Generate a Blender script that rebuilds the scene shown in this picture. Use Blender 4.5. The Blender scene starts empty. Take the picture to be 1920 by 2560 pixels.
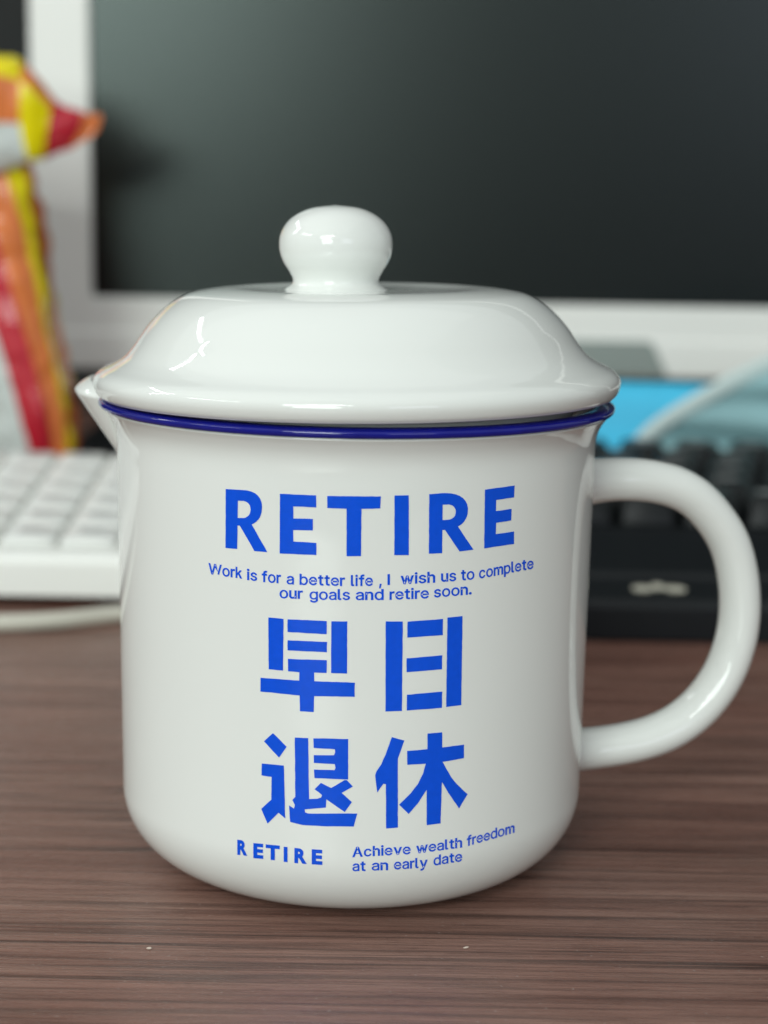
import bpy, bmesh, math, random
import numpy as np
from mathutils import Vector, Matrix
from mathutils.bvhtree import BVHTree

random.seed(7)
sc = bpy.context.scene
COL = sc.collection

# ------------------------------------------------------------------ camera
F_PX, CAM_H, CAM_D, CAM_X = 4499.36, 0.11563, 0.31, 0.00496     # focal length in photo pixels (1920 x 2560), metres
PITCH, ROLL = math.radians(9.938), math.radians(1.0)
C0 = Vector((CAM_X, -CAM_D, CAM_H))
FW = Vector((0, math.cos(PITCH), -math.sin(PITCH)))
RT0 = Vector((1, 0, 0)); UP0 = RT0.cross(FW)
RT = RT0 * math.cos(ROLL) + UP0 * math.sin(ROLL)
UP = UP0 * math.cos(ROLL) - RT0 * math.sin(ROLL)
cd = bpy.data.cameras.new('camera')
cd.sensor_fit = 'VERTICAL'; cd.sensor_height = 24; cd.sensor_width = 18
cd.lens = 24 * F_PX / 2560
cd.clip_start = 0.01; cd.clip_end = 50
cd.dof.use_dof = True; cd.dof.focus_distance = 0.279; cd.dof.aperture_fstop = 9.2
cam = bpy.data.objects.new('camera', cd); COL.objects.link(cam)
cam.matrix_world = Matrix(((RT.x, UP.x, -FW.x, C0.x), (RT.y, UP.y, -FW.y, C0.y), (RT.z, UP.z, -FW.z, C0.z), (0, 0, 0, 1)))
sc.camera = cam

# ------------------------------------------------------------------ light
w = bpy.data.worlds.new('World'); sc.world = w; w.use_nodes = True
bg = w.node_tree.nodes['Background']
bg.inputs[1].default_value = 0.39
_t = w.node_tree                                   # an even pale room, darker below desk height where the floor lies
_tc = _t.nodes.new('ShaderNodeTexCoord'); _sx = _t.nodes.new('ShaderNodeSeparateXYZ'); _rp = _t.nodes.new('ShaderNodeValToRGB')
_mr = _t.nodes.new('ShaderNodeMapRange'); _mr.inputs['From Min'].default_value = -0.06; _mr.inputs['From Max'].default_value = 0.10
_rp.color_ramp.elements[0].color = (0.17, 0.17, 0.16, 1); _rp.color_ramp.elements[1].color = (0.93, 1.0, 0.99, 1)
_t.links.new(_tc.outputs['Generated'], _sx.inputs[0]); _t.links.new(_sx.outputs['Z'], _mr.inputs['Value'])
_t.links.new(_mr.outputs[0], _rp.inputs[0]); _t.links.new(_rp.outputs[0], bg.inputs[0])

def area(name, loc, target, sx, sy, power, col=(1, 1, 1)):
    l = bpy.data.lights.new(name, 'AREA'); l.shape = 'RECTANGLE'; l.size = sx; l.size_y = sy
    l.energy = power; l.color = col
    o = bpy.data.objects.new(name, l); COL.objects.link(o); o.location = loc
    d = Vector(target) - Vector(loc)
    o.rotation_euler = d.to_track_quat('-Z', 'Y').to_euler()
    return o
area('ceiling_panel', (-0.7, -0.5, 2.2), (-0.7, -0.5, 0), 3.6, 3.6, 12, (1.0, 1.0, 0.96))
area('fill_light', (-1.1, -3.0, 1.55), (0, 0, 0.1), 1.3, 0.8, 31, (0.94, 1.0, 0.98))  # added front fill from behind the camera, not an actual window
area('fill_light', (-0.85, -3.0, 0.66), (0, 0, 0.2), 1.1, 0.7, 25, (0.88, 1.0, 0.93))  # added low panel, mirrored in the screen as its glow at left
area('fill_light', (1.35, -3.0, 0.8), (0, 0, 0.2), 1.2, 0.9, 7, (0.80, 0.84, 1.0))  # added bluish panel, tints the screen's right and lifts the handle
area('tube_light', (-0.5, -2.3, 1.55), (0, 0, 0.1), 0.9, 0.06, 8, (0.95, 1.0, 0.97))
area('tube_light', (-2.2, -0.9, 1.5), (0, 0, 0.1), 1.2, 0.08, 7, (0.97, 1.0, 1.0))
area('tube_light', (-1.6, 1.0, 1.55), (0, 0, 0.1), 1.0, 0.04, 4, (0.97, 1.0, 1.0))  # added thin lamp, imitates a window-frame glint on the lid's left shoulder
area('tube_light', (-1.9, 0.45, 1.25), (0, 0, 0.1), 0.04, 0.7, 3, (0.97, 1.0, 1.0))  # added upright partner of it, completes the angled glint

sc.view_settings.view_transform = 'Standard'; sc.view_settings.look = 'None'
sc.view_settings.exposure = 0; sc.view_settings.gamma = 1
sc.render.engine = 'CYCLES'

# ------------------------------------------------------------------ helpers
def ray(px, py):
    return (FW + RT * ((px - 960) / F_PX) - UP * ((py - 1280) / F_PX)).normalized()
def at_y(px, py, y):
    d = ray(px, py); return C0 + d * ((y - C0.y) / d.y)
DK = 1920 / 1659
def aty2(x, y, Y): return at_y(x * DK, y * DK, Y)

def nodes(m):
    m.use_nodes = True
    return m.node_tree, m.node_tree.nodes['Principled BSDF']
def mat(name, col, rough=0.5, spec=0.5, var=0.0, scale=40, bump=0.0, bscale=300, coat=0.0, metal=0.0):
    m = bpy.data.materials.new(name); t, b = nodes(m)
    b.inputs['Base Color'].default_value = (*col, 1); b.inputs['Roughness'].default_value = rough
    b.inputs['Specular IOR Level'].default_value = spec; b.inputs['Coat Weight'].default_value = coat
    b.inputs['Metallic'].default_value = metal
    tc = t.nodes.new('ShaderNodeTexCoord')
    if var > 0:
        n = t.nodes.new('ShaderNodeTexNoise'); n.inputs['Scale'].default_value = scale; n.inputs['Detail'].default_value = 4
        t.links.new(tc.outputs['Object'], n.inputs['Vector'])
        mx = t.nodes.new('ShaderNodeMix'); mx.data_type = 'RGBA'
        mx.inputs[6].default_value = (*[c * (1 - var) for c in col], 1); mx.inputs[7].default_value = (*[min(1, c * (1 + var)) for c in col], 1)
        t.links.new(n.outputs['Fac'], mx.inputs[0]); t.links.new(mx.outputs[2], b.inputs['Base Color'])
    if bump > 0:
        n2 = t.nodes.new('ShaderNodeTexNoise'); n2.inputs['Scale'].default_value = bscale; n2.inputs['Detail'].default_value = 3
        t.links.new(tc.outputs['Object'], n2.inputs['Vector'])
        bp = t.nodes.new('ShaderNodeBump'); bp.inputs['Strength'].default_value = bump; bp.inputs['Distance'].default_value = 0.001
        t.links.new(n2.outputs['Fac'], bp.inputs['Height']); t.links.new(bp.outputs['Normal'], b.inputs['Normal'])
    return m

def mesh_obj(name, verts, faces, mats, parent=None, smooth=True, mi=None):
    me = bpy.data.meshes.new(name); me.from_pydata([tuple(v) for v in verts], [], faces)
    for m in (mats if isinstance(mats, (list, tuple)) else [mats]): me.materials.append(m)
    if mi is not None: me.polygons.foreach_set('material_index', mi)
    me.polygons.foreach_set('use_smooth', [smooth] * len(me.polygons))
    bm = bmesh.new(); bm.from_mesh(me); bmesh.ops.recalc_face_normals(bm, faces=bm.faces); bm.to_mesh(me); bm.free()
    o = bpy.data.objects.new(name, me); COL.objects.link(o); o.parent = parent
    return o
def empty(name, loc=(0, 0, 0)):
    o = bpy.data.objects.new(name, None); COL.objects.link(o); o.location = loc; o.empty_display_size = 0.02
    return o
def tag(o, label, cat, group=None):
    o['label'] = label; o['category'] = cat
    if group: o['group'] = group
    return o
def copy_to(src, parent, loc=None, rot=None):
    c = src.copy(); COL.objects.link(c); c.parent = parent
    if loc is not None: c.location = loc
    if rot is not None: c.rotation_euler = rot
    return c
def catmull(pts, n=8):
    P = [np.array(p, float) for p in pts]; P = [2 * P[0] - P[1]] + P + [2 * P[-1] - P[-2]]; out = []
    for i in range(1, len(P) - 2):
        a, b, c, d = P[i - 1:i + 3]
        for k in range(n):
            t = k / n
            out.append(0.5 * (2 * b + (c - a) * t + (2 * a - 5 * b + 4 * c - d) * t * t + (3 * b - a - 3 * c + d) * t ** 3))
    out.append(P[-2]); return out
def lathe(profile, seg=192, cx=0.0, cy=0.0, closed=False):
    """profile: (r, z); a point with r < 1e-6 becomes a pole"""
    V, Fc, rings = [], [], []
    for r, z in profile:
        if r < 1e-6: V.append((cx, cy, z)); rings.append([len(V) - 1])
        else:
            s = len(V)
            for k in range(seg):
                a = 2 * math.pi * k / seg; V.append((cx + r * math.cos(a), cy + r * math.sin(a), z))
            rings.append(list(range(s, s + seg)))
    pairs = list(zip(rings[:-1], rings[1:])) + ([(rings[-1], rings[0])] if closed else [])
    for A, B in pairs:
        for k in range(seg):
            k2 = (k + 1) % seg
            if len(A) == 1 and len(B) == 1: continue
            if len(A) == 1: Fc.append((A[0], B[k2], B[k]))
            elif len(B) == 1: Fc.append((A[k], A[k2], B[0]))
            else: Fc.append((A[k], A[k2], B[k2], B[k]))
    return V, Fc
def box(x0, x1, y0, y1, z0, z1):
    V = [(x, y, z) for z in (z0, z1) for y in (y0, y1) for x in (x0, x1)]
    return V, [(0, 2, 3, 1), (4, 5, 7, 6), (0, 1, 5, 4), (2, 6, 7, 3), (0, 4, 6, 2), (1, 3, 7, 5)]
def bevel(o, wdt, seg=3):
    m = o.modifiers.new('bevel', 'BEVEL'); m.width = wdt; m.segments = seg; m.limit_method = 'ANGLE'; m.angle_limit = math.radians(30)
    o.data.polygons.foreach_set('use_smooth', [True] * len(o.data.polygons))
    wn = o.modifiers.new('wn', 'WEIGHTED_NORMAL'); wn.keep_sharp = False
    return o
def extrude_x(poly, x0, x1):
    n = len(poly); V = [(x0, y, z) for y, z in poly] + [(x1, y, z) for y, z in poly]
    Fc = [(i, (i + 1) % n, n + (i + 1) % n, n + i) for i in range(n)] + [tuple(range(n))[::-1], tuple(range(n, 2 * n))]
    return V, Fc
def tube(path, rad, seg=14, ellipse=None, frame_n=None):
    """path: list of Vector; rad: list of (ra, rb); frame_n: fixed normal axis for rb"""
    V, Fc = [], []
    n = len(path)
    for i, p in enumerate(path):
        t = (path[min(i + 1, n - 1)] - path[max(i - 1, 0)]).normalized()
        b = frame_n.normalized() if frame_n is not None else Vector((0, 0, 1))
        b = (b - t * b.dot(t)).normalized(); a = t.cross(b)
        ra, rb = rad[i]
        for k in range(seg):
            an = 2 * math.pi * k / seg; V.append(p + a * (ra * math.cos(an)) + b * (rb * math.sin(an)))
    for i in range(n - 1):
        for k in range(seg):
            k2 = (k + 1) % seg; Fc.append((i * seg + k, i * seg + k2, (i + 1) * seg + k2, (i + 1) * seg + k))
    Fc.append(tuple(range(seg))[::-1]); Fc.append(tuple(range((n - 1) * seg, n * seg)))
    return V, Fc

# ------------------------------------------------------------------ materials
M_cer = mat('porcelain', (0.80, 0.815, 0.785), rough=0.035, spec=0.5, var=0.015, scale=25, bump=0.02, bscale=70)
M_print = mat('blue_print', (0.003, 0.085, 0.72), rough=0.25, spec=0.25, var=0.10, scale=900)
M_rim = mat('indigo_glaze', (0.006, 0.009, 0.22), rough=0.06, spec=0.5, var=0.25, scale=200)
M_wplast = mat('white_plastic', (0.88, 0.88, 0.84), rough=0.38, var=0.03, scale=15, bump=0.03, bscale=1500)
M_wkey = mat('white_key_plastic', (0.84, 0.85, 0.82), rough=0.45, var=0.03, scale=60, bump=0.02, bscale=1500)
M_wleg = mat('grey_legend', (0.52, 0.53, 0.53), rough=0.6)
M_wcase = mat('white_keyboard_case', (0.90, 0.905, 0.87), rough=0.35, var=0.02, scale=20)
M_well = mat('key_well', (0.68, 0.68, 0.65), rough=0.6)
M_bplast = mat('black_plastic', (0.006, 0.008, 0.010), spec=0.3, rough=0.42, var=0.2, scale=30, bump=0.05, bscale=2500)
M_bkey = mat('black_key_plastic', (0.007, 0.009, 0.010), spec=0.3, rough=0.4, var=0.2, scale=40, bump=0.05, bscale=2500)
M_bleg = mat('pale_legend', (0.30, 0.31, 0.31), rough=0.5)
M_emb = mat('cream_emblem', (0.62, 0.60, 0.50), rough=0.35)
M_screen = mat('dark_screen', (0.0015, 0.002, 0.0025), rough=0.27, spec=0.5, bump=0.02, bscale=3000)
M_screen.node_tree.nodes['Principled BSDF'].inputs['Specular Tint'].default_value = (0.86, 1.0, 0.97, 1)   # greenish anti-glare film
M_grey = mat('grey_plate', (0.27, 0.31, 0.29), rough=0.5, var=0.03)
M_rubber = mat('rubber', (0.02, 0.02, 0.02), rough=0.8)
M_cable = mat('white_cable', (0.62, 0.60, 0.52), rough=0.45, var=0.04)
M_bwhite = mat('bag_white', (0.62, 0.66, 0.64), rough=0.28, var=0.05, bump=0.5, bscale=45)
M_bred = mat('bag_red', (0.50, 0.018, 0.035), rough=0.2, var=0.15, bump=0.5, bscale=45)
M_borange = mat('bag_orange', (0.76, 0.21, 0.06), rough=0.2, var=0.15, bump=0.5, bscale=45)
M_byellow = mat('bag_yellow', (0.86, 0.72, 0.0), rough=0.25, var=0.08, bump=0.5, bscale=45)
M_bblue = mat('bag_blue', (0.12, 0.30, 0.45), rough=0.3)
M_cyan = mat('cyan_fabric', (0.06, 0.54, 0.82), rough=0.6, var=0.2, bump=0.1, bscale=900)
M_teal = mat('pale_teal_fabric', (0.30, 0.52, 0.55), rough=0.55, var=0.12, scale=60, bump=0.1, bscale=900)
M_strip = mat('pale_edge_strip', (0.58, 0.70, 0.69), rough=0.6, var=0.05)
M_part = mat('charcoal_partition', (0.016, 0.018, 0.018), rough=0.8, var=0.15, scale=80)
M_crumb = mat('crumb', (0.6, 0.5, 0.42), rough=0.7)

def wood():
    m = bpy.data.materials.new('dark_wood_laminate'); t, b = nodes(m); N = t.nodes; L = t.links
    tc = N.new('ShaderNodeTexCoord')
    def noise(scl, scale, detail=5, rough=0.55, dist=0.0):
        mp = N.new('ShaderNodeMapping'); mp.inputs['Scale'].default_value = scl
        n = N.new('ShaderNodeTexNoise'); n.inputs['Scale'].default_value = scale; n.inputs['Detail'].default_value = detail
        n.inputs['Roughness'].default_value = rough; n.inputs['Distortion'].default_value = dist
        L.new(tc.outputs['Object'], mp.inputs['Vector']); L.new(mp.outputs[0], n.inputs['Vector']); return n.outputs['Fac']
    def ramp(fac, stops):
        r = N.new('ShaderNodeValToRGB'); e = r.color_ramp.elements
        while len(e) < len(stops): e.new(0.5)
        for i, (p, c) in enumerate(stops): e[i].position = p; e[i].color = (*c, 1)
        L.new(fac, r.inputs[0]); return r.outputs[0]
    def mul(a, bb, f=1.0):
        x = N.new('ShaderNodeMix'); x.data_type = 'RGBA'; x.blend_type = 'MULTIPLY'; x.inputs[0].default_value = f
        L.new(a, x.inputs[6]); L.new(bb, x.inputs[7]); return x.outputs[2]
    band = noise((3.0, 75, 1), 2.6, 3, 0.5, 0.5)
    lines = noise((11, 470, 1), 1.4, 3, 0.55, 0.7)
    thin = noise((7.0, 430, 1), 1.2, 2, 0.5, 0.8)
    fine = noise((60, 1500, 1), 1.4, 4, 0.7)
    patch = noise((5, 9, 1), 2.0, 3)
    pores = noise((170, 1500, 1), 1.2, 2, 0.6)
    dust = noise((1, 1, 1), 1500, 1, 0.4)
    base = ramp(band, [(0.30, (0.205, 0.104, 0.079)), (0.5, (0.282, 0.157, 0.123)), (0.72, (0.352, 0.214, 0.170))])
    l2 = ramp(lines, [(0.32, (0.50, 0.48, 0.48)), (0.47, (0.88, 0.87, 0.86)), (0.60, (1, 1, 1))])
    t2 = ramp(thin, [(0.34, (0.50, 0.48, 0.48)), (0.43, (0.88, 0.88, 0.88)), (0.48, (1, 1, 1))])
    l2 = mul(l2, t2)
    f2 = ramp(fine, [(0.30, (0.66, 0.65, 0.65)), (0.60, (1, 1, 1))])
    p2 = ramp(patch, [(0.3, (0.97, 0.82, 0.79)), (0.7, (1, 1, 1))])
    po = ramp(pores, [(0.28, (0.55, 0.53, 0.52)), (0.40, (1, 1, 1))])
    col = mul(mul(mul(mul(base, l2), f2, 0.9), p2), po, 0.7)
    dr = ramp(dust, [(0.735, (0, 0, 0)), (0.80, (1, 1, 1))])
    dm = N.new('ShaderNodeMix'); dm.data_type = 'RGBA'; dm.inputs[7].default_value = (0.55, 0.48, 0.44, 1)
    ds = N.new('ShaderNodeMath'); ds.operation = 'MULTIPLY'; ds.inputs[1].default_value = 0.5
    L.new(dr, ds.inputs[0]); L.new(ds.outputs[0], dm.inputs[0]); L.new(col, dm.inputs[6]); col = dm.outputs[2]
    L.new(col, b.inputs['Base Color'])
    rr = N.new('ShaderNodeMapRange'); rr.inputs['To Min'].default_value = 0.20; rr.inputs['To Max'].default_value = 0.36
    L.new(fine, rr.inputs['Value']); L.new(rr.outputs[0], b.inputs['Roughness'])
    b.inputs['Specular IOR Level'].default_value = 0.5
    hm = mul(l2, f2)
    bp = N.new('ShaderNodeBump'); bp.inputs['Strength'].default_value = 0.35; bp.inputs['Distance'].default_value = 0.0004
    L.new(hm, bp.inputs['Height']); L.new(bp.outputs['Normal'], b.inputs['Normal'])
    return m
M_wood = wood()

# ------------------------------------------------------------------ setting
o = mesh_obj('desk', *box(-0.75, 0.75, -0.34, 0.655, -0.025, 0.0), M_wood, smooth=False); o['kind'] = 'structure'; bevel(o, 0.002)
o = mesh_obj('wall', *box(-1.1, 1.1, 0.66, 0.69, -0.4, 0.75), M_part, smooth=False); o['kind'] = 'structure'

# ------------------------------------------------------------------ mug
mug = tag(empty('mug'), 'white porcelain mug with blue rim, printed blue RETIRE lettering, spout and curved handle', 'mug')
RB, RTOP, CA, CB, CN = 0.0406, 0.0412, 0.01488, 0.01346, 2.07
prof = [(0.0, 0.0012), (0.0215, 0.0012), (0.0228, 0.0002), (0.0240, 0.0)]
for i in range(0, 41):
    t = i / 40 * math.pi / 2
    prof.append((RB - CA + CA * math.sin(t) ** (2 / CN), CB - CB * max(0.0, math.cos(t)) ** (2 / CN)))
prof += [(RB + (RTOP - RB) * k / 12, CB + (0.0715 - CB) * k / 12) for k in range(1, 13)]
prof += [tuple(q) for q in catmull([(RTOP, 0.0715), (0.0412, 0.0740), (0.04135, 0.0758), (0.0418, 0.0773), (0.0426, 0.0787), (0.0434, 0.0797)], 5)[1:]]
prof += [(0.0430, 0.0801), (0.0418, 0.0805), (0.0407, 0.0800), (0.0392, 0.0770), (0.0385, 0.0735), (0.0381, 0.0150), (0.0350, 0.0075), (0.026, 0.0042), (0.0, 0.0040)]
bodyV, bodyF = lathe(prof)
body = mesh_obj('body', bodyV, bodyF, M_cer, mug)
bvh = BVHTree.FromPolygons([Vector(v) for v in bodyV], bodyF)
ring = catmull([(0.0434, 0.0799), (0.0439, 0.0800), (0.0442, 0.0803), (0.0443, 0.0807), (0.0441, 0.0811), (0.0432, 0.0814), (0.0420, 0.0815), (0.0407, 0.0812), (0.0404, 0.0806), (0.0418, 0.0802)], 3)
rim = mesh_obj('rim_band', *lathe(ring, 192, closed=True), M_rim, mug); rim['label'] = 'indigo blue glazed rim band'
# handle: D-shaped loop in a plane turned a little away from the camera
PHI = math.radians(12); HD = Vector((math.cos(PHI), math.sin(PHI), 0)); HS = Vector((-math.sin(PHI), math.cos(PHI), 0))
hp = [(0.0392, 0.0657), (0.0433, 0.0662), (0.0505, 0.0666), (0.0580, 0.0650), (0.0620, 0.0625), (0.0650, 0.0593), (0.0676, 0.0559), (0.0695, 0.0521), (0.0714, 0.0442), (0.0711, 0.0358), (0.0687, 0.0286), (0.0643, 0.0225), (0.0586, 0.0187), (0.0520, 0.0167), (0.0424, 0.0160), (0.0385, 0.0160)]
hc = catmull(hp, 6)
for _ in range(30):     # fair the curve
    hc = [hc[0]] + [0.25 * hc[i - 1] + 0.5 * hc[i] + 0.25 * hc[i + 1] for i in range(1, len(hc) - 1)] + [hc[-1]]
path = [HD * (p[0] / math.cos(PHI)) + Vector((0, 0, p[1])) for p in hc]
nh = len(path); rad = []
for i in range(nh):
    s = i / (nh - 1); fl = max(0, 1 - s / 0.10) ** 2 * 0.9 + max(0, 1 - (1 - s) / 0.10) ** 2 * 0.6
    rad.append((0.0037 + 0.0006 * fl + 0.00025 * max(0, 1 - s / 0.35), 0.0046 + 0.0014 * fl))
mesh_obj('handle', *tube(path, rad, 28, frame_n=HS), M_cer, mug)
# spout: open beak glued to the outside of the rim, opposite the handle
SD = Vector((-math.cos(math.radians(19)), math.sin(math.radians(19)), 0)); SS = Vector((-SD.y, SD.x, 0))
V, Fc = [], []; NL, NA = 16, 24
for i in range(NL + 1):
    s = i / NL; z = 0.0680 + 0.0132 * s
    e = 0.0030 + 0.0082 * s ** 1.0; wd = 0.0062 + 0.0070 * s ** 0.8
    rbz = 0.0402 + 0.0018 * s
    for k in range(NA + 1):
        a = -math.pi / 2 + math.pi * k / NA
        V.append(SD * (rbz + e * math.cos(a)) + SS * (wd * math.sin(a)) + Vector((0, 0, z - 0.0006 * (1 - math.cos(a)))))
for i in range(NL):
    for k in range(NA):
        q = i * (NA + 1) + k; Fc.append((q, q + 1, q + NA + 2, q + NA + 1))
sp = mesh_obj('spout', V, Fc, M_cer, mug)
sm = sp.modifiers.new('thick', 'SOLIDIFY'); sm.thickness = 0.0036; sm.offset = 1
sp.modifiers.new('sub', 'SUBSURF').levels = 1; sp.modifiers['sub'].render_levels = 2

# --- print on the mug: outlines laid on the glazed wall
def lay_print(name, bm, label=None, lift=0.00007):
    xs = [v.co.x for v in bm.verts]; ys = [v.co.y for v in bm.verts]
    stp = 14
    for x in range(int(min(xs)) // stp * stp, int(max(xs)) + stp, stp):
        bmesh.ops.bisect_plane(bm, geom=bm.verts[:] + bm.edges[:] + bm.faces[:], plane_co=(x + 0.37, 0, 0), plane_no=(1, 0, 0))
    for y in range(int(min(ys)) // 18 * 18, int(max(ys)) + 18, 18):
        bmesh.ops.bisect_plane(bm, geom=bm.verts[:] + bm.edges[:] + bm.faces[:], plane_co=(0, y + 0.41, 0), plane_no=(0, 1, 0))
    for v in bm.verts:
        hit, nrm, idx, dist = bvh.ray_cast(C0, ray(v.co.x, v.co.y))
        if hit is None: continue
        n = Vector((hit.x, hit.y, 0)).normalized()
        v.co = hit + n * lift
    bmesh.ops.recalc_face_normals(bm, faces=bm.faces)
    nf = sum(((f.calc_center_median() * Vector((1, 1, 0))).dot(f.normal) < 0) for f in bm.faces)
    for f in bm.faces:
        c = f.calc_center_median()
        if Vector((c.x, c.y, 0)).dot(f.normal) < 0: f.normal_flip()
        f.smooth = True
    me = bpy.data.meshes.new(name); bm.to_mesh(me); bm.free(); me.materials.append(M_print)
    o = bpy.data.objects.new(name, me); COL.objects.link(o); o.parent = mug
    if label: o['label'] = label
    return o
def fill_polys(bm, polys, conv, wob=0.5):
    """each poly: list of loops (outer first, then holes)"""
    from mathutils.geometry import tessellate_polygon
    for loops in polys:
        rs = []
        for lp in loops:
            P = [conv(*p) for p in lp]; Q = []
            for i, a in enumerate(P):
                b = P[(i + 1) % len(P)]; n = max(1, int(math.hypot(b[0] - a[0], b[1] - a[1]) / 11))
                for k in range(n):
                    j = random.uniform(-wob, wob); j2 = random.uniform(-wob, wob)
                    Q.append(Vector((a[0] + (b[0] - a[0]) * k / n + j * 0.6, a[1] + (b[1] - a[1]) * k / n + j2 * 0.6, 0)))
            rs.append(Q)
        flat = [p for r in rs for p in r]
        bv = [bm.verts.new(p) for p in flat]
        for tri in tessellate_polygon(rs):
            try: bm.faces.new([bv[i] for i in tri])
            except ValueError: pass
def cA(x, y): return (480 + x / 1.8033, 1160 + y / 1.8033)
def cB(x, y): return (480 + x / 1.8033, 1780 + y / 1.8033)
def cC(x, y): return (620 + x / 5.53, 1800 + y / 5.53)
def cD(x, y): return (900 + x / 5.53, 1800 + y / 5.53)
def quadc(p0, p1, p2, n=7):
    return [((1 - t) ** 2 * p0[0] + 2 * t * (1 - t) * p1[0] + t * t * p2[0], (1 - t) ** 2 * p0[1] + 2 * t * (1 - t) * p1[1] + t * t * p2[1]) for t in [k / n for k in range(n + 1)]]
R1 = [[(153, 113), (215, 116)] + quadc((225, 117), (313, 118), (316, 192)) + quadc((316, 200), (314, 255), (270, 272)) + [(340, 397), (282, 392), (216, 277), (206, 277), (205, 383), (152, 378)],
      [(207, 165), (228, 166)] + quadc((232, 166), (265, 172), (265, 205)) + quadc((265, 208), (262, 240), (232, 243)) + [(207, 243)]]
R2 = [[(1069, 136), (1130, 131)] + quadc((1140, 131), (1236, 130), (1243, 200)) + quadc((1243, 210), (1240, 260), (1198, 281)) + [(1268, 386), (1205, 394), (1140, 297), (1128, 297), (1127, 402), (1067, 404)],
      [(1129, 183), (1150, 182)] + quadc((1156, 182), (1188, 186), (1188, 214)) + quadc((1188, 218), (1186, 248), (1152, 251)) + [(1129, 253)]]
title = [R1,
    [[(397, 134), (560, 141), (560, 195), (457, 191), (457, 245), (545, 247), (545, 299), (457, 297), (457, 349), (561, 355), (561, 410), (396, 403)]],
    [[(610, 144), (851, 146), (849, 200), (764, 202), (762, 415), (697, 415), (697, 201), (610, 198)]],
    [[(913, 142), (977, 141), (977, 410), (912, 411)]], R2,
    [[(1320, 115), (1453, 97), (1451, 150), (1371, 162), (1369, 212), (1440, 202), (1438, 254), (1370, 265), (1369, 316), (1451, 304), (1450, 360), (1316, 380)]]]
for g in title:
    bm = bmesh.new(); fill_polys(bm, [g], cA); lay_print('printed_letter', bm)
zao = [[[(345, 691), (413, 698), (411, 931), (346, 925)]], [[(431, 699), (608, 708), (607, 767), (431, 757)]], [[(431, 794), (609, 802), (608, 848), (431, 840)]],
    [[(433, 878), (608, 884), (607, 942), (551, 940), (551, 979), (734, 985), (733, 1049), (551, 1046), (549, 1118), (487, 1114), (486, 1043), (309, 1025), (310, 963), (484, 976), (484, 938), (433, 934)]],
    [[(628, 709), (700, 709), (699, 944), (627, 942)]]]
ri = [[[(873, 709), (950, 709), (946, 1113), (872, 1115)]], [[(971, 710), (1131, 698), (1130, 771), (970, 782)]], [[(967, 876), (1127, 862), (1126, 925), (967, 938)]],
    [[(969, 1040), (1127, 1025), (1126, 1099), (968, 1111)]], [[(1151, 692), (1219, 685), (1213, 1087), (1145, 1095)]]]
tui = [[[(348, 180), (537, 370), (430, 518), (222, 292)]],
    [[(192, 598), (497, 628), (505, 900), (516, 1360), (425, 1280), (272, 1430), (185, 1225), (325, 1100), (328, 785), (190, 765)]],
    [[(648, 240), (833, 248), (845, 1090), (960, 1085), (1010, 1068), (1025, 1035), (922, 955), (1010, 868), (1150, 938), (1335, 828), (1365, 828), (1450, 918), (1295, 1005), (1436, 1135), (1338, 1270), (1085, 1095), (1075, 1210), (785, 1232), (790, 1275), (830, 1292), (1510, 1290), (1462, 1470), (1100, 1468), (750, 1450), (583, 1408), (568, 1178), (635, 1222), (650, 1175), (615, 1105), (655, 1060)]],
    [[(905, 250), (1385, 262), (1385, 822), (918, 800), (912, 683), (1195, 690), (1210, 660), (1200, 607), (912, 592), (910, 483), (1190, 485), (1205, 440), (1200, 402), (907, 385)]]]
xiu = [[[(440, 235), (612, 282), (570, 400), (522, 530), (522, 1485), (360, 1497), (357, 885), (322, 880), (237, 1000), (208, 760), (225, 710), (295, 605), (350, 480)]],
    [[(932, 187), (1133, 170), (1137, 377), (1435, 338), (1433, 528), (1140, 577), (1190, 670), (1260, 790), (1320, 865), (1484, 1025), (1368, 1220), (1220, 1010), (1130, 855), (1112, 1428), (920, 1452), (918, 965), (800, 1150), (672, 1297), (540, 1168), (700, 1010), (800, 880), (870, 740), (908, 603), (652, 618), (650, 428), (930, 402)]]]
for g, cv, lb in ((zao, cA, 'early'), (ri, cA, 'day'), (tui, cC, 'retreat'), (xiu, cD, 'rest')):
    bm = bmesh.new(); fill_polys(bm, g, cv, 0.5); lay_print('printed_character', bm, 'large blue printed Chinese character meaning ' + lb)
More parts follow.
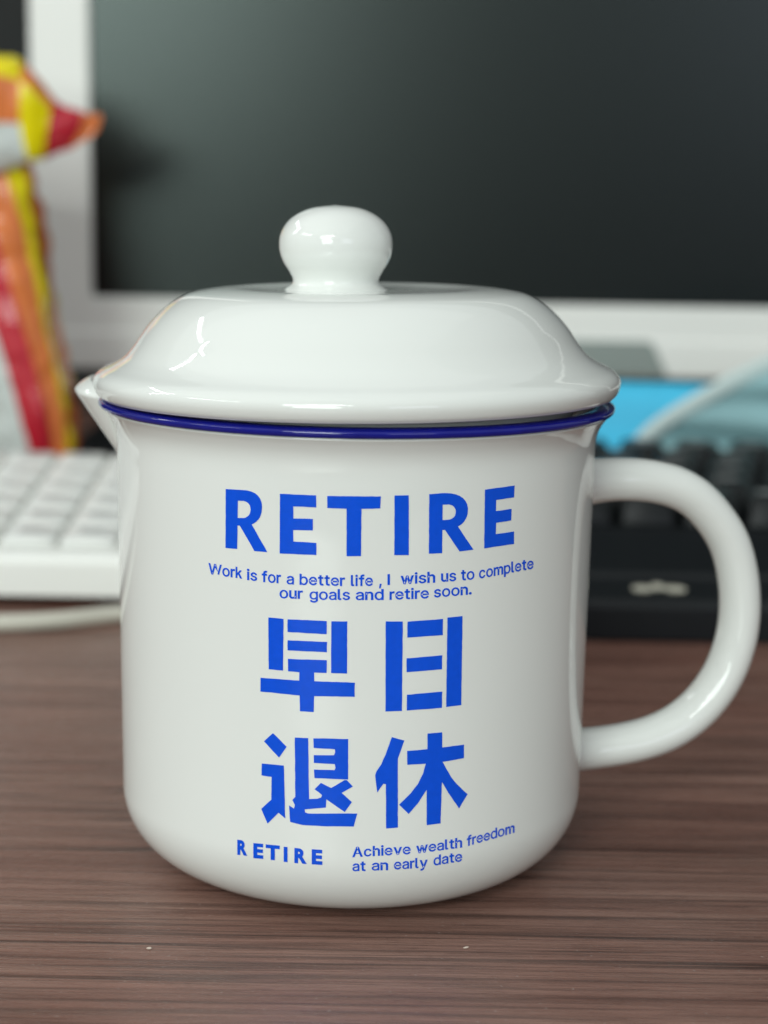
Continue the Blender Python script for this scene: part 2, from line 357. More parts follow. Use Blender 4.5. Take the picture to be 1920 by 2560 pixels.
# small lettering: words set in the built-in typeface, each fitted to its place
# outlines of the small lettering (200 units to the em), one list of loops for each character
GLYPHS = {
    'W': [[[48,-3],[67,64],[74,98],[63,98],[69,68],[71,64],[89,-3],[108,-3],[138,105],[119,105],[102,40],[98,26],[98,22],[95,12],[95,5],[102,5],[102,12],[99,22],[99,26],[78,105],[59,105],[42,40],[38,26],[38,22],[36,15],[36,12],[34,5],[42,5],[42,12],[40,19],[40,22],[36,36],[36,39],[18,105],[-1,105],[29,-3]]],
    'o': [[[49,-5],[62,0],[68,4],[72,10],[75,15],[80,29],[80,46],[75,59],[72,66],[62,75],[55,79],[41,81],[28,79],[21,75],[11,66],[8,59],[3,46],[3,29],[8,15],[11,10],[21,0],[34,-5],[41,-6]],[[33,12],[30,14],[27,17],[25,20],[21,28],[21,33],[20,37],[21,42],[21,47],[23,51],[27,58],[30,61],[37,65],[46,65],[53,61],[59,55],[62,47],[63,42],[63,33],[62,28],[59,20],[53,14],[50,12],[41,10]]],
    'r': [[[27,-4],[27,50],[28,55],[34,60],[39,61],[46,61],[51,59],[53,81],[37,81],[24,74],[21,68],[26,68],[26,80],[7,80],[7,-4]]],
    'k': [[[0,-3],[18,-3],[18,22],[28,33],[46,-3],[69,-3],[41,47],[66,77],[43,77],[18,46],[18,107],[0,107]]],
    'i': [[[27,-4],[27,80],[7,80],[7,-4]],[[20,85],[26,88],[29,93],[29,100],[27,103],[23,108],[20,108],[17,109],[14,108],[11,108],[9,105],[5,103],[5,100],[4,97],[6,91],[9,88],[14,85]]],
    's': [[[53,-2],[57,2],[62,4],[68,12],[69,17],[69,27],[66,33],[63,36],[53,43],[28,49],[25,53],[25,54],[25,57],[26,59],[30,62],[37,64],[45,62],[49,59],[50,57],[53,52],[68,56],[67,63],[62,70],[59,72],[56,75],[48,79],[42,80],[32,80],[26,79],[17,74],[11,68],[8,64],[6,55],[7,49],[10,44],[12,40],[17,36],[48,27],[49,25],[51,21],[50,16],[48,14],[44,14],[40,12],[32,12],[29,13],[24,16],[23,18],[21,24],[4,21],[5,14],[10,6],[18,0],[27,-4],[31,-4],[36,-5]]],
    'f': [[[-3,80],[-3,61],[50,61],[50,80]],[[32,-4],[32,83],[33,86],[33,88],[35,90],[37,90],[40,91],[40,91],[41,90],[48,90],[53,105],[50,109],[45,109],[43,110],[33,110],[25,107],[18,103],[14,96],[12,90],[12,-4]]],
    'a': [[[36,-4],[40,-4],[44,-3],[50,1],[55,7],[52,7],[52,-3],[70,-3],[70,56],[69,61],[62,72],[55,76],[48,79],[45,79],[42,80],[35,80],[22,77],[17,74],[8,65],[4,56],[21,52],[23,55],[26,58],[27,60],[36,63],[42,63],[48,61],[50,59],[52,53],[52,50],[50,49],[48,49],[46,48],[40,48],[32,46],[29,46],[17,43],[9,37],[5,30],[3,26],[3,16],[10,4],[13,1],[22,-4],[27,-4],[32,-5]],[[31,10],[28,11],[26,11],[25,12],[23,14],[21,15],[20,16],[20,19],[19,21],[20,24],[20,26],[25,30],[29,32],[32,32],[35,33],[40,33],[42,34],[46,34],[48,35],[52,35],[53,36],[54,36],[54,36],[54,24],[52,20],[50,17],[45,13],[42,11],[38,10]]],
    'b': [[[53,-5],[65,0],[74,9],[77,16],[82,29],[82,46],[77,60],[74,66],[65,75],[58,79],[46,81],[40,81],[32,78],[24,71],[22,68],[27,68],[27,106],[7,106],[7,-4],[26,-4],[26,8],[22,8],[23,6],[25,4],[26,1],[37,-5],[42,-5],[46,-6]],[[36,12],[33,14],[30,17],[26,23],[24,32],[24,43],[26,53],[30,59],[40,65],[49,65],[58,59],[64,48],[64,43],[65,38],[64,33],[64,28],[62,24],[58,17],[55,14],[52,12],[44,10]]],
    'e': [[[47,-4],[53,-4],[58,-1],[66,3],[72,9],[75,13],[76,20],[59,24],[57,18],[55,17],[53,15],[44,12],[42,12],[31,14],[26,20],[23,26],[23,30],[22,36],[22,46],[23,49],[28,58],[31,61],[34,62],[37,63],[45,63],[48,62],[51,61],[53,58],[56,55],[57,53],[59,45],[60,35],[71,45],[12,47],[12,31],[77,31],[77,45],[76,52],[69,67],[63,73],[54,78],[45,80],[41,80],[27,78],[21,74],[16,70],[12,65],[8,59],[4,45],[4,30],[8,16],[12,10],[16,5],[22,1],[34,-4],[42,-5]]],
    't': [[[-3,80],[-3,61],[45,61],[45,80]],[[9,19],[12,6],[15,1],[22,-3],[37,-5],[41,-4],[48,-4],[43,15],[37,15],[36,14],[32,14],[30,15],[29,18],[29,98],[9,98]]],
    'l': [[[37,-4],[40,0],[37,15],[30,15],[30,14],[27,14],[27,15],[27,106],[7,106],[7,12],[9,5],[13,1],[21,-4]]],
    ',': [[[20,-28],[32,18],[11,18],[4,-28]]],
    'I': [[[0,-3],[19,-3],[19,105],[0,105]]],
    'w': [[[43,-4],[57,44],[57,49],[63,72],[50,72],[71,-4],[89,-4],[114,80],[93,80],[83,44],[81,39],[79,28],[77,22],[76,16],[73,4],[84,4],[82,22],[80,28],[78,39],[76,44],[66,80],[47,80],[36,39],[34,34],[32,22],[30,16],[29,4],[39,4],[38,16],[36,22],[35,28],[33,34],[31,44],[20,80],[0,80],[25,-4]]],
    'h': [[[27,49],[28,55],[31,59],[34,60],[37,62],[39,62],[42,62],[49,61],[52,59],[55,52],[55,-4],[75,-4],[75,54],[74,61],[69,70],[61,77],[51,81],[45,81],[34,78],[23,72],[20,66],[14,53],[27,53],[27,106],[7,106],[7,-4],[27,-4]]],
    'u': [[[43,-5],[53,0],[62,10],[66,22],[56,22],[56,-4],[75,-4],[75,80],[55,80],[55,27],[54,21],[50,17],[48,15],[43,14],[40,14],[33,15],[30,17],[27,24],[27,80],[7,80],[7,22],[8,15],[13,6],[21,-1],[26,-4],[32,-5]]],
    'c': [[[45,-4],[49,-4],[59,0],[66,4],[72,13],[73,16],[77,22],[60,26],[55,18],[52,15],[48,13],[45,13],[43,12],[41,12],[34,14],[31,15],[28,18],[26,20],[23,29],[23,33],[22,37],[23,42],[23,46],[24,51],[28,57],[31,60],[38,63],[45,63],[54,59],[60,49],[75,53],[72,63],[66,71],[59,76],[45,80],[41,80],[28,78],[21,74],[12,66],[8,59],[4,45],[4,30],[8,16],[12,10],[22,1],[34,-4],[41,-5]]],
    'm': [[[27,-4],[27,50],[28,56],[34,61],[38,62],[43,62],[48,59],[50,57],[51,51],[51,-4],[71,-4],[71,52],[72,56],[77,61],[81,62],[87,62],[92,60],[95,55],[95,-4],[115,-4],[115,58],[111,68],[109,71],[105,75],[97,79],[92,81],[82,81],[74,78],[64,72],[62,68],[61,64],[56,56],[69,55],[67,65],[64,70],[56,78],[50,81],[40,81],[33,78],[27,75],[23,71],[21,68],[22,61],[26,80],[7,80],[7,-4]]],
    'p': [[[27,-33],[27,8],[22,8],[23,6],[25,4],[26,1],[30,-1],[33,-2],[37,-5],[42,-5],[46,-6],[53,-5],[65,0],[74,9],[77,16],[82,29],[82,46],[77,60],[74,66],[65,75],[58,79],[46,81],[40,81],[32,78],[24,71],[22,68],[26,68],[26,80],[7,80],[7,-33]],[[36,12],[33,14],[30,17],[26,23],[24,32],[24,43],[26,53],[30,59],[40,65],[49,65],[58,59],[64,48],[64,43],[65,38],[64,33],[64,28],[62,24],[58,17],[55,14],[52,12],[44,10]]],
    'g': [[[47,-33],[54,-32],[64,-27],[69,-24],[76,-14],[77,-8],[77,79],[60,79],[60,68],[62,67],[60,71],[52,77],[44,80],[39,80],[27,78],[20,74],[12,66],[8,60],[4,46],[4,31],[8,17],[12,11],[22,3],[32,-2],[43,-2],[51,0],[57,4],[61,8],[63,11],[59,11],[59,-6],[58,-10],[55,-13],[46,-16],[34,-16],[32,-15],[28,-13],[26,-11],[25,-9],[23,-8],[21,-4],[6,-13],[14,-24],[26,-31],[36,-33]],[[37,13],[33,14],[30,16],[27,19],[21,29],[21,33],[20,39],[21,44],[21,48],[27,59],[36,65],[45,65],[55,59],[59,53],[61,44],[61,33],[59,24],[55,18],[49,14],[45,13]]],
    'n': [[[27,49],[28,55],[31,59],[34,60],[37,62],[39,62],[42,62],[49,61],[52,59],[55,52],[55,-4],[75,-4],[75,54],[74,61],[69,70],[61,77],[51,81],[45,81],[34,78],[23,72],[20,66],[14,53],[26,53],[26,80],[7,80],[7,-4],[27,-4]]],
    'd': [[[43,-5],[48,-5],[52,-2],[55,-1],[62,6],[63,8],[59,8],[59,-4],[78,-4],[78,106],[58,106],[58,68],[63,68],[59,74],[53,78],[45,81],[39,81],[26,79],[20,75],[11,66],[8,60],[3,46],[3,29],[8,16],[11,9],[20,0],[32,-5],[39,-6]],[[32,12],[30,14],[27,17],[25,20],[21,28],[21,33],[20,38],[21,43],[21,48],[27,59],[36,65],[45,65],[55,59],[59,53],[61,43],[61,32],[59,23],[55,17],[52,14],[49,12],[41,10]]],
    'A': [[[20,-4],[42,59],[43,63],[47,73],[48,79],[51,86],[54,100],[41,100],[45,87],[51,68],[52,64],[53,59],[76,-4],[98,-4],[58,106],[37,106],[-2,-4]],[[23,29],[23,39],[73,39],[73,29]]],
    'v': [[[48,-4],[79,80],[58,80],[39,27],[37,18],[35,14],[32,0],[46,0],[43,14],[41,18],[39,27],[20,80],[-2,80],[30,-4]]],
    'y': [[[13,-33],[23,-33],[33,-29],[40,-21],[44,-14],[79,80],[58,80],[36,18],[32,0],[46,0],[43,14],[41,18],[39,27],[20,80],[-2,80],[29,0],[25,-11],[24,-12],[20,-14],[18,-14],[15,-13],[9,-13],[4,-31]]],
    '.': [[[22,-5],[26,-3],[29,0],[32,5],[32,12],[29,18],[22,21],[16,21],[11,18],[8,15],[6,12],[6,5],[8,2],[13,-3],[16,-5]]],
}
def word_mesh(txt, off=None):
    """off None: the grotesque outlines above; a number: the built-in typeface emboldened by that much"""
    if off is None:
        cu = bpy.data.curves.new('word', 'CURVE'); cu.dimensions = '2D'; cu.fill_mode = 'BOTH'; x = 0.0
        for ch in txt:
            xs = [p[0] for lp in GLYPHS[ch] for p in lp]; lo, hi = min(xs), max(xs)
            for lp in GLYPHS[ch]:
                sp_ = cu.splines.new('POLY'); sp_.points.add(len(lp) - 1); sp_.use_cyclic_u = True
                for q, p in zip(sp_.points, lp): q.co = ((x + p[0] - lo) / 200, p[1] / 200, 0, 1)
            x += hi - lo + (6 if ch in 'frtWvwy' else 9)
    else:
        cu = bpy.data.curves.new('word', 'FONT'); cu.body = txt; cu.size = 1; cu.offset = off; cu.resolution_u = 4; cu.fill_mode = 'FRONT'
    ob = bpy.data.objects.new('word', cu); COL.objects.link(ob)
    dg = bpy.context.evaluated_depsgraph_get(); me = bpy.data.meshes.new_from_object(ob.evaluated_get(dg))
    bpy.data.objects.remove(ob); bpy.data.curves.remove(cu)
    return me
def line_of_words(name, words, conv, cap_px, off, label):
    """words: (text, x0, x1, baseline y0, baseline y1) in crop pixels"""
    big = bmesh.new()
    for txt, x0, x1, b0, b1 in words:
        me = word_mesh(txt, off)
        xs = [v.co.x for v in me.vertices]; lo, hi = min(xs), max(xs)
        sy = cap_px / (0.545 if off is None else CAP_H + 2 * off)
        for v in me.vertices:
            u = (v.co.x - lo) / (hi - lo); px = x0 + (x1 - x0) * u; py = b0 + (b1 - b0) * u - (v.co.y + (0.015 if off is None else off)) * sy
            v.co = (*conv(px, py), 0)
        big.from_mesh(me); bpy.data.meshes.remove(me)
    bmesh.ops.remove_doubles(big, verts=big.verts, dist=0.001)
    return lay_print(name, big, label)
_m = word_mesh('H', 0); CAP_H = max(v.co.y for v in _m.vertices); bpy.data.meshes.remove(_m)
line_of_words('printed_text', [('Work', 75, 227, 495, 517), ('is', 248, 294, 522, 528), ('for', 315, 402, 531, 538), ('a', 427, 460, 541, 543), ('better', 485, 690, 544, 550), ('life', 716, 815, 550, 549), (',', 843, 855, 549, 549), ('I', 881, 892, 546, 545), ('wish', 940, 1096, 542, 534), ('us', 1122, 1190, 531, 527), ('to', 1212, 1272, 525, 519), ('complete', 1293, 1538, 517, 471)], cA, 50, None, 'small blue printed sentence beginning with Work')
line_of_words('printed_text', [('our', 395, 500, 604, 608), ('goals', 530, 712, 611, 613), ('and', 738, 864, 613, 612), ('retire', 890, 1067, 612, 605), ('soon.', 1090, 1260, 602, 587)], cA, 49, None, 'small blue printed words our goals and retire soon')
line_of_words('printed_text', [('R', 205, 250, 643, 648), ('E', 277, 322, 658, 662), ('T', 333, 396, 664, 670), ('I', 414, 431, 675, 676), ('R', 462, 518, 680, 685), ('E', 540, 588, 686, 689)], cB, 68, 0.05, 'small blue printed word RETIRE')
line_of_words('printed_text', [('Achieve', 722, 985, 654, 640), ('wealth', 1010, 1217, 638, 610), ('freedom', 1238, 1453, 605, 543)], cB, 46, None, 'small blue printed words Achieve wealth freedom')
line_of_words('printed_text', [('at', 723, 783, 717, 716), ('an', 810, 884, 714, 712), ('early', 910, 1062, 710, 700), ('date', 1088, 1217, 692, 672)], cB, 46, None, 'small blue printed words at an early date')

# ------------------------------------------------------------------ lid
lid = tag(empty('mug_lid', (0, 0, 0.0824)), 'white porcelain domed lid with round knob resting on the mug', 'lid')
Z0 = 0.0824
up = [(0.0440, 0.0822), (0.0447, 0.0830), (0.0451, 0.0843), (0.0448, 0.0855), (0.0437, 0.0865), (0.0415, 0.0876), (0.0396, 0.0889), (0.0379, 0.0909), (0.0358, 0.0939), (0.0331, 0.0967), (0.0299, 0.0988), (0.0267, 0.0997), (0.0212, 0.1002), (0.0135, 0.0999), (0.0, 0.0998)]
pr = [(0.0, 0.0972), (0.024, 0.0965), (0.0295, 0.0952), (0.0335, 0.0900), (0.0350, 0.0850), (0.0352, 0.0795), (0.0358, 0.0788), (0.0370, 0.0788), (0.0374, 0.0795), (0.0376, 0.0822), (0.0384, 0.0829), (0.0422, 0.0829), (0.0433, 0.0824)] + [tuple(q) for q in catmull(up, 6)]
pr[-1] = (0.0, 0.0998)
mesh_obj('dome', *lathe([(r, z - Z0) for r, z in pr]), M_cer, lid)
kp = [(0.0092, 0.0997), (0.0084, 0.1002), (0.0076, 0.1008), (0.00735, 0.1014), (0.0075, 0.1021), (0.0081, 0.1032), (0.0088, 0.1043), (0.0094, 0.1057), (0.00965, 0.1074), (0.0094, 0.1093), (0.0083, 0.1112), (0.0064, 0.1127), (0.0038, 0.1137), (0.0, 0.11415)]
kp = [tuple(q) for q in catmull(kp, 6)]; kp[-1] = (0.0, 0.11415)
mesh_obj('knob', *lathe([(0.0, 0.0990 - Z0), (0.0092, 0.0990 - Z0)] + [(r, z - Z0) for r, z in kp], 96, cx=-0.0037), M_cer, lid)
lid.rotation_euler = (0, math.radians(-0.75), 0)

# ------------------------------------------------------------------ keyboards
def rrect(hx, hy, r, n=3):
    P = []
    for cx, cy, a0 in ((hx - r, hy - r, 0), (-hx + r, hy - r, 90), (-hx + r, -hy + r, 180), (hx - r, -hy + r, 270)):
        for k in range(n):
            a = math.radians(a0 + 90 * k / (n - 1)); P.append((cx + r * math.cos(a), cy + r * math.sin(a)))
    return P
def keycap(name, rings, dip, mats, legend, parent):
    V, Fc, mi = [], [], []; n = None
    for hx, hy, r, z, oy in rings:
        P = rrect(hx, hy, r); n = len(P); V += [(x, y + oy, z) for x, y in P]
    for i in range(len(rings) - 1):
        for k in range(n): Fc.append((i * n + k, i * n + (k + 1) % n, (i + 1) * n + (k + 1) % n, (i + 1) * n + k)); mi.append(0)
    V.append((0, rings[-1][4], rings[-1][3] - dip)); c = len(V) - 1; b = (len(rings) - 1) * n
    for k in range(n): Fc.append((b + k, b + (k + 1) % n, c)); mi.append(0)
    Fc.append(tuple(range(n))[::-1]); mi.append(0)
    x0, x1, y0, y1, lz = legend; s = len(V)
    V += [(x0, y0, lz), (x1, y0, lz), (x1, y1, lz), (x0, y1, lz)]; Fc.append((s, s + 1, s + 2, s + 3)); mi.append(1)
    return mesh_obj(name, V, Fc, mats, parent, True, mi)

# white keyboard, left of the mug
wk = tag(empty('keyboard', (-0.19, 0.185, 0)), 'white low keyboard lying behind the mug beside the snack bag', 'keyboard', None)
WX0, WX1 = -0.16, 0.142     # local extents
prof_w = [(0.0, 0.0028), (0.0, 0.0130), (0.0012, 0.0148), (0.0035, 0.0152), (0.112, 0.0262), (0.116, 0.0255), (0.117, 0.0235), (0.117, 0.0060)]
case = mesh_obj('case', *extrude_x(prof_w, WX0, WX1), M_wcase, wk, False); bevel(case, 0.0008)
PW = 0.0173
kt = math.atan2(0.011, 0.1085)
wkey = keycap('key', [(0.0081, 0.0083, 0.0012, 0.0, 0), (0.0079, 0.0082, 0.0014, 0.0013, 0), (0.0071, 0.0074, 0.0018, 0.0021, 0)], 0.0004, [M_wkey, M_wleg], (-0.004, 0.003, 0.0008, 0.0036, 0.00212), wk)
well = mesh_obj('key_bed', *box(WX0 + 0.006, WX1 - 0.006, 0.0055, 0.0055 + 6 * PW + 0.001, 0.0, 0.0006), M_well, wk, False)
# bed lies on the sloping top
for v in well.data.vertices: v.co.z += 0.0152 + (v.co.y - 0.0035) * math.tan(kt) - 0.0003
first = True
ncol = 16
gx = -0.0878 + 0.19      # a column gap seen at world x = -0.0878
for r in range(6):
    for c in range(ncol):
        x = gx + PW * (c - 13 + 0.5) + 0.0
        if x < WX0 + 0.012 or x > WX1 - 0.010: continue
        y = 0.006 + PW * (r + 0.5); z = 0.0152 + (y - 0.0035) * math.tan(kt) + 0.0004
        k = wkey if first else copy_to(wkey, wk); first = False
        k.location = (x, y, z); k.rotation_euler = (kt, 0, 0)
ft = None
for x, y in ((WX0 + 0.02, 0.012), (WX1 - 0.02, 0.012), (WX0 + 0.02, 0.105), (WX1 - 0.02, 0.105)):
    h = 0.0030 if y < 0.05 else 0.0062
    mesh_obj('foot', *box(x - 0.008, x + 0.008, y - 0.003, y + 0.003, 0.0, h + 0.0008 if y < .05 else h), M_rubber, wk, False)

# black keyboard, right of the mug
bk = tag(empty('keyboard', (0.19, 0.1565, 0)), 'black keyboard with tall keycaps and cream winged emblem behind the mug handle', 'keyboard', None)
BX0, BX1 = -0.155, 0.20
prof_b = [(0.0, 0.0), (0.0, 0.0095), (0.0015, 0.0112), (0.0170, 0.0136), (0.0185, 0.0150), (0.0540, 0.0196), (0.0558, 0.0206), (0.0572, 0.0203), (0.0590, 0.0188), (0.1560, 0.0245), (0.1572, 0.0262), (0.1600, 0.0262), (0.1620, 0.0240), (0.1620, 0.0)]
case = mesh_obj('case', *extrude_x(prof_b, BX0, BX1), M_bplast, bk, False); bevel(case, 0.0007)
PB = 0.0190; bt = math.atan2(0.0245 - 0.0188, 0.097)
bkey = keycap('key', [(0.0089, 0.0089, 0.0015, 0.0, 0), (0.0086, 0.0086, 0.0016, 0.0016, 0), (0.0068, 0.0072, 0.0020, 0.0088, 0.0004), (0.0060, 0.0064, 0.0022, 0.0096, 0.0004)], 0.0006, [M_bkey, M_bleg], (-0.0042, 0.0026, -0.0005, 0.0030, 0.0096), bk)
first = True
stag = [0.0, 0.0092, 0.0045, 0.0, 0.0095]
g0 = 0.1028 - 0.19       # a gap of the back row seen at world x = 0.103
for r in range(5):
    for c in range(-6, 16):
        x = g0 + PB * (c + 0.5) + (stag[4 - r] if r < 4 else 0)
        if x < BX0 + 0.011 or x > BX1 - 0.011: continue
        y = 0.0605 + PB * (r + 0.5) - 0.0002; z = 0.0188 + (y - 0.059) * math.tan(bt) + 0.0006
        k = bkey if first else copy_to(bkey, bk); first = False
        k.location = (x, y, z); k.rotation_euler = (bt, 0, 0)
# emblem: two wings and a peak
V, Fc = [], []
def fl_ellipse(cx, cy, ax, ay, rot, h):
    s = len(V); n = 20
    for z in (0, h):
        for k in range(n):
            a = 2 * math.pi * k / n; x, y = ax * math.cos(a), ay * math.sin(a)
            V.append((cx + x * math.cos(rot) - y * math.sin(rot), cy + x * math.sin(rot) + y * math.cos(rot), z))
    Fc.append(tuple(range(s, s + n))[::-1]); Fc.append(tuple(range(s + n, s + 2 * n)))
    for k in range(n): Fc.append((s + k, s + (k + 1) % n, s + n + (k + 1) % n, s + n + k))
fl_ellipse(-0.0044, -0.0006, 0.0028, 0.0020, -0.12, 0.0004); fl_ellipse(0.0044, -0.0006, 0.0030, 0.0020, 0.18 * -1, 0.0004); fl_ellipse(0, 0.0012, 0.0017, 0.0024, 0, 0.0003)
emb = mesh_obj('emblem', V, Fc, M_emb, bk, False)
emb.location = (0.0795 - 0.19, 0.0095, 0.0112 + 0.008 * (0.0024 / 0.0155) + 0.00002); emb.rotation_euler = (math.atan2(0.0024, 0.0155), 0, 0)

# cable looping in front of the white keyboard
cp = [(-0.30, 0.20), (-0.29, 0.172), (-0.24, 0.156), (-0.16, 0.1515), (-0.115, 0.1535), (-0.095, 0.1555), (-0.081, 0.1600), (-0.070, 0.1665), (-0.055, 0.1745), (-0.038, 0.186), (-0.026, 0.21), (-0.02, 0.25), (-0.018, 0.32), (-0.012, 0.42)]
cpath = [Vector((p[0], p[1], 0.0024)) for p in catmull(cp, 6)]
cable = mesh_obj('cable', *tube(cpath, [(0.0023, 0.0023)] * len(cpath), 12), M_cable)
tag(cable, 'thick off-white cable curving along the desk before the white keyboard', 'cable')

# ------------------------------------------------------------------ monitor
mon = tag(empty('computer_monitor', (0.15, 0.52, 0)), 'white framed computer monitor with its dark screen switched off', 'monitor')
def loc(V): return [(x - 0.15, y - 0.52, z) for x, y, z in V]
SX0, SX1, SZ0, SZ1, MY = -0.1177, 0.414, 0.0726, 0.3745, 0.44
OX0, OX1, OZ0, OZ1 = -0.1422, 0.4385, 0.0440, 0.398
V = [(OX0, MY, OZ0), (OX1, MY, OZ0), (OX1, MY, OZ1), (OX0, MY, OZ1), (SX0, MY, SZ0), (SX1, MY, SZ0), (SX1, MY, SZ1), (SX0, MY, SZ1)]
V += [(x, MY + 0.030, z) for x, y, z in V[:4]] + [(x, MY + 0.0045, z) for x, y, z in V[4:8]]
Fc = [(0, 1, 5, 4), (1, 2, 6, 5), (2, 3, 7, 6), (3, 0, 4, 7), (0, 8, 9, 1), (1, 9, 10, 2), (2, 10, 11, 3), (3, 11, 8, 0), (8, 11, 10, 9), (4, 5, 13, 12), (5, 6, 14, 13), (6, 7, 15, 14), (7, 4, 12, 15), (12, 13, 14, 15)]
bevel(mesh_obj('frame', loc(V), Fc, M_wplast, mon, False), 0.0015)
mesh_obj('screen', loc(box(SX0 + 0.0002, SX1 - 0.0002, MY + 0.0022, MY + 0.0042, SZ0 + 0.0002, SZ1 - 0.0002)[0]), box(0, 1, 0, 1, 0, 1)[1], M_screen, mon, False)
vb, fb = box(OX0 + 0.010, OX1 - 0.010, MY - 0.0009, MY + 0.010, OZ0 - 0.0012, OZ0 + 0.0150)
bevel(mesh_obj('chin_lip', loc(vb), fb, M_wplast, mon, False), 0.0015)
tr = [(0.028, 0.0432), (0.1222, 0.0432), (0.1160, 0.0560), (0.1140, 0.0578), (0.036, 0.0578), (0.034, 0.0560)]
V = [(x, MY - 0.0016, z + 0.0006) for x, z in tr] + [(x, MY + 0.004, z + 0.0006) for x, z in tr]; n = len(tr)
bevel(mesh_obj('grey_plate', loc(V), [tuple(range(n)), tuple(range(n, 2 * n))[::-1]] + [(i, n + i, n + (i + 1) % n, (i + 1) % n) for i in range(n)], M_grey, mon, False), 0.0005)
vb, fb = box(0.10, 0.20, MY + 0.031, MY + 0.050, 0.008, 0.26); bevel(mesh_obj('stand_neck', loc(vb), fb, M_bplast, mon, False), 0.003)
vb, fb = box(-0.13, 0.32, MY - 0.005, MY + 0.16, 0.0, 0.010); bevel(mesh_obj('stand_base', loc(vb), fb, M_bplast, mon, False), 0.003)

# ------------------------------------------------------------------ snack bag
bag = tag(empty('snack_bag', (-0.15, 0.335, 0)), 'crumpled red, orange and yellow snack bag with folded top leaning behind white keyboard', 'snack bag')
rows = [ # photo y, white|red, red|orange, orange|yellow, edge
    (340, -150, -70, 2, 62), (412, -118, -40, 26, 82), (485, -88, -16, 56, 92), (580, -46, 12, 70, 103), (680, -8, 38, 96, 112), (775, 22, 74, 119, 134), (870, 50, 97, 138, 158), (965, 83, 116, 152, 163), (1045, 98, 128, 158, 170), (1100, 104, 134, 160, 172)]
fr, bkx, F2, MI = [], [], [], []
for j, (y, a, b_, c, e) in enumerate(rows):
    us = [-620, -400, -200, (a - 200) / 2, a, (a + b_) / 2, b_, (b_ + c) / 2, c, c + 0.62 * (e - c), e]
    pinch = 0.45 + 0.55 * math.sin(math.pi * min(1, (j + 1.2) / 9.5))
    for i, u in enumerate(us):
        s = i / (len(us) - 1)
        bulge = 0.021 * pinch * math.sin(math.pi * (0.06 + 0.94 * s)) ** 0.6 if s < 1 else 0
        crv = 0.0014 * math.sin(7.3 * j + 2.1 * i)
        Yf = 0.345 - bulge + crv
        P = aty2(u, y, Yf); dz = max(P.z, 0.0005) if j < len(rows) - 1 else 0.0005
        fr.append((P.x, Yf, dz)); bkx.append((P.x, 0.347 + bulge * 0.8 + crv, dz))
nc = 11; nr = len(rows); mcol = [0, 0, 0, 0, 1, 1, 2, 2, 3, 2]
Vb = fr + bkx; off = nr * nc
for j in range(nr - 1):
    for i in range(nc - 1):
        q = j * nc + i
        F2.append((q, q + 1, q + nc + 1, q + nc)); MI.append(mcol[i])
        F2.append((off + q, off + q + nc, off + q + nc + 1, off + q + 1)); MI.append(mcol[i])
    for i in (0, nc - 1):
        q = j * nc + i; F2.append((q, q + nc, off + q + nc, off + q)); MI.append(0 if i == 0 else 2)
for j in (0, nr - 1):
    for i in range(nc - 1):
        q = j * nc + i; F2.append((q, q + 1, off + q + 1, off + q)); MI.append(mcol[i])
bl = Vector((-0.15, 0.335, 0))
panel = mesh_obj('panel', [Vector(v) - bl for v in Vb], F2, [M_bwhite, M_bred, M_borange, M_byellow], bag, True, MI)
s_ = panel.modifiers.new('sub', 'SUBSURF'); s_.levels = 1; s_.render_levels = 2
crk = bpy.data.textures.new('crinkle', 'CLOUDS'); crk.noise_basis = 'VORONOI_F2_F1'; crk.noise_scale = 0.022; crk.noise_depth = 1
def crinkle(ob, st):
    d = ob.modifiers.new('crinkle', 'DISPLACE'); d.texture = crk; d.texture_coords = 'GLOBAL'; d.strength = st; d.mid_level = 0.25
s_.levels = 2; s_.render_levels = 3; crinkle(panel, 0.006)
# folded top, flaring out to a crimped corner
Ls = [[(-420, 60), (-420, 110), (-420, 262), (-420, 420)], [(-180, 85), (-180, 125), (-180, 262), (-180, 408)], [(-40, 106), (-40, 142), (-40, 262), (-40, 398)], [(60, 122), (56, 160), (46, 271), (84, 350)],
      [(86, 168), (82, 196), (78, 277), (87, 354)], [(118, 212), (112, 232), (98, 286), (91, 356)], [(150, 229), (148, 245), (134, 290), (112, 343)], [(182, 241), (180, 254), (172, 286), (148, 327)], [(204, 245), (202, 257), (197, 276), (184, 306)], [(222, 246), (221, 257), (214, 274), (206, 290)]]
mm = [[3, 2, 0], [3, 2, 0], [3, 2, 0], [2, 3, 3], [2, 3, 3], [1, 1, 1], [1, 1, 1], [2, 2, 2], [2, 2, 2]]
thick = [0.026, 0.025, 0.022, 0.017, 0.014, 0.011, 0.008, 0.0045, 0.0025, 0.001]
Vt, Ft, Mt = [], [], []
for side in (0, 1):
    for i, Lc in enumerate(Ls):
        for j, (x, y) in enumerate(Lc):
            rnd = math.sin(math.pi * (0.14 + 0.72 * j / 3))
            Y = 0.332 + 0.004 * i / 9 + (-1 if side == 0 else 0.7) * thick[i] * rnd * 0.62 + 0.0012 * math.sin(5 * i + 3 * j)
            P = aty2(x, y, Y); Vt.append((P.x, Y, P.z))
nj = 4; ni = len(Ls); off = ni * nj
for i in range(ni - 1):
    for j in range(nj - 1):
        q = i * nj + j
        Ft.append((q, q + 1, q + nj + 1, q + nj)); Mt.append(mm[i][j]); Ft.append((off + q, off + q + nj, off + q + nj + 1, off + q + 1)); Mt.append(mm[i][j])
    for j in (0, nj - 1):
        q = i * nj + j; Ft.append((q, q + nj, off + q + nj, off + q)); Mt.append(mm[i][0 if j == 0 else 2])
for i in (0, ni - 1):
    for j in range(nj - 1):
        q = i * nj + j; Ft.append((q, q + 1, off + q + 1, off + q)); Mt.append(mm[0 if i == 0 else -1][j])
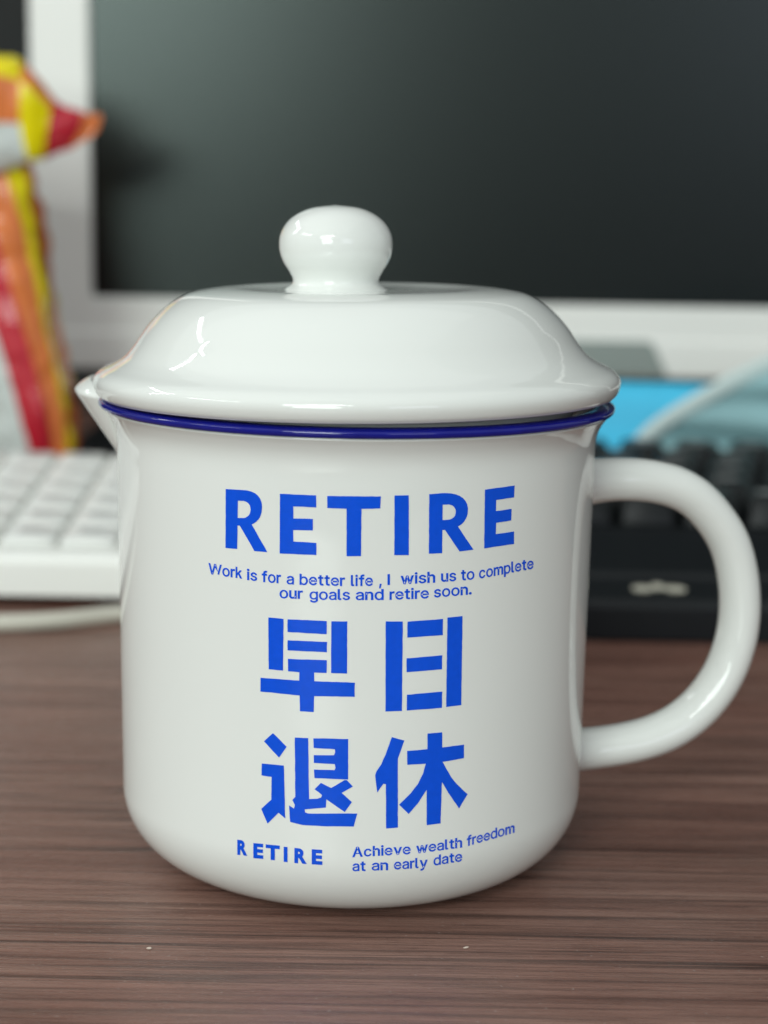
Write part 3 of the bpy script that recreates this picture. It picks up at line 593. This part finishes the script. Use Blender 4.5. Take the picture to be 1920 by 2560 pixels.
top = mesh_obj('folded_top', [Vector(v) - bl for v in Vt], Ft, [M_bwhite, M_bred, M_borange, M_byellow], bag, True, Mt)
s_ = top.modifiers.new('sub', 'SUBSURF'); s_.levels = 1; s_.render_levels = 2

s_.levels = 2; s_.render_levels = 3; crinkle(top, 0.0045)

# ------------------------------------------------------------------ face mask behind the black keyboard
mk = tag(empty('face_mask', (0.13, 0.345, 0)), 'bright blue disposable face mask with pale edge crumpled behind black keyboard', 'face mask')
ml = Vector((0.13, 0.345, 0))
def sheet(name, fn, nu, nv, m, th=0.0012):
    V = [fn(i / nu, j / nv) - ml for j in range(nv + 1) for i in range(nu + 1)]
    Fc = [(j * (nu + 1) + i, j * (nu + 1) + i + 1, (j + 1) * (nu + 1) + i + 1, (j + 1) * (nu + 1) + i) for j in range(nv) for i in range(nu)]
    o = mesh_obj(name, V, Fc, m, mk); s = o.modifiers.new('thick', 'SOLIDIFY'); s.thickness = th; s.offset = 0; return o
def fa(u, v):   # bright inner panel, leaning back
    x = 0.055 + 0.10 * u; z = 0.0008 + 0.0485 * v
    return Vector((x, 0.334 + 0.020 * v ** 2 + 0.0015 * math.sin(v * 12) + 0.002 * math.sin(u * 5), z))
sheet('inner_panel', fa, 24, 20, M_cyan)
EDGE = catmull([tuple(aty2(x, y, 0.3255 + 0.00002 * (x - 1370))) for x, y in ((1352, 1040), (1368, 985), (1398, 942), (1445, 905), (1510, 866), (1590, 822), (1680, 782), (1790, 750), (1950, 735))], 8)
def edge(u): # rising outer edge of the folded front panel
    f = u * (len(EDGE) - 1); i = min(int(f), len(EDGE) - 2); return Vector(EDGE[i]).lerp(Vector(EDGE[i + 1]), f - i)
def fb_(u, v):
    E_ = edge(u); z = 0.0008 + (E_.z - 0.0008) * v
    pl = 0.0022 * math.sin(26 * (v * E_.z / 0.067) + 4 * u) + 0.0015 * math.sin(9 * u + 5 * v)
    return Vector((E_.x + 0.010 * (1 - v) * (0.3 - u), E_.y + pl * min(1, (1 - v) * 6) + 0.003 * (1 - v), z))
sheet('pleated_panel', fb_, 36, 30, M_teal)
ep = [edge(u / 30) - ml for u in range(31)]
mesh_obj('edge_strip', *tube(ep, [(0.0016, 0.0032)] * 31, 10), M_strip, mk)

# ------------------------------------------------------------------ crumbs on the desk
def crumb(px, py, ax, ay, rot, label):
    d = ray(px, py); P = C0 + d * (-C0.z / d.z)
    bm = bmesh.new(); bmesh.ops.create_icosphere(bm, subdivisions=2, radius=1)
    for v in bm.verts: v.co = Vector((v.co.x * ax, v.co.y * ay, v.co.z * 0.00018 + 0.00016)) * random.uniform(0.85, 1.1)
    me = bpy.data.meshes.new('crumb'); bm.to_mesh(me); bm.free(); me.materials.append(M_crumb)
    o = bpy.data.objects.new('crumb', me); COL.objects.link(o); o.location = (P.x, P.y, 0); o.rotation_euler = (0, 0, rot)
    tag(o, label, 'crumb', 'crumbs on the desk')
crumb(373, 2373, 0.00042, 0.0003, 0.1, 'tiny pale roundish crumb on the desk below the RETIRE print')
crumb(1165, 2371, 0.0005, 0.00022, 0.4, 'tiny pale slanted sliver on the desk below the words early date')
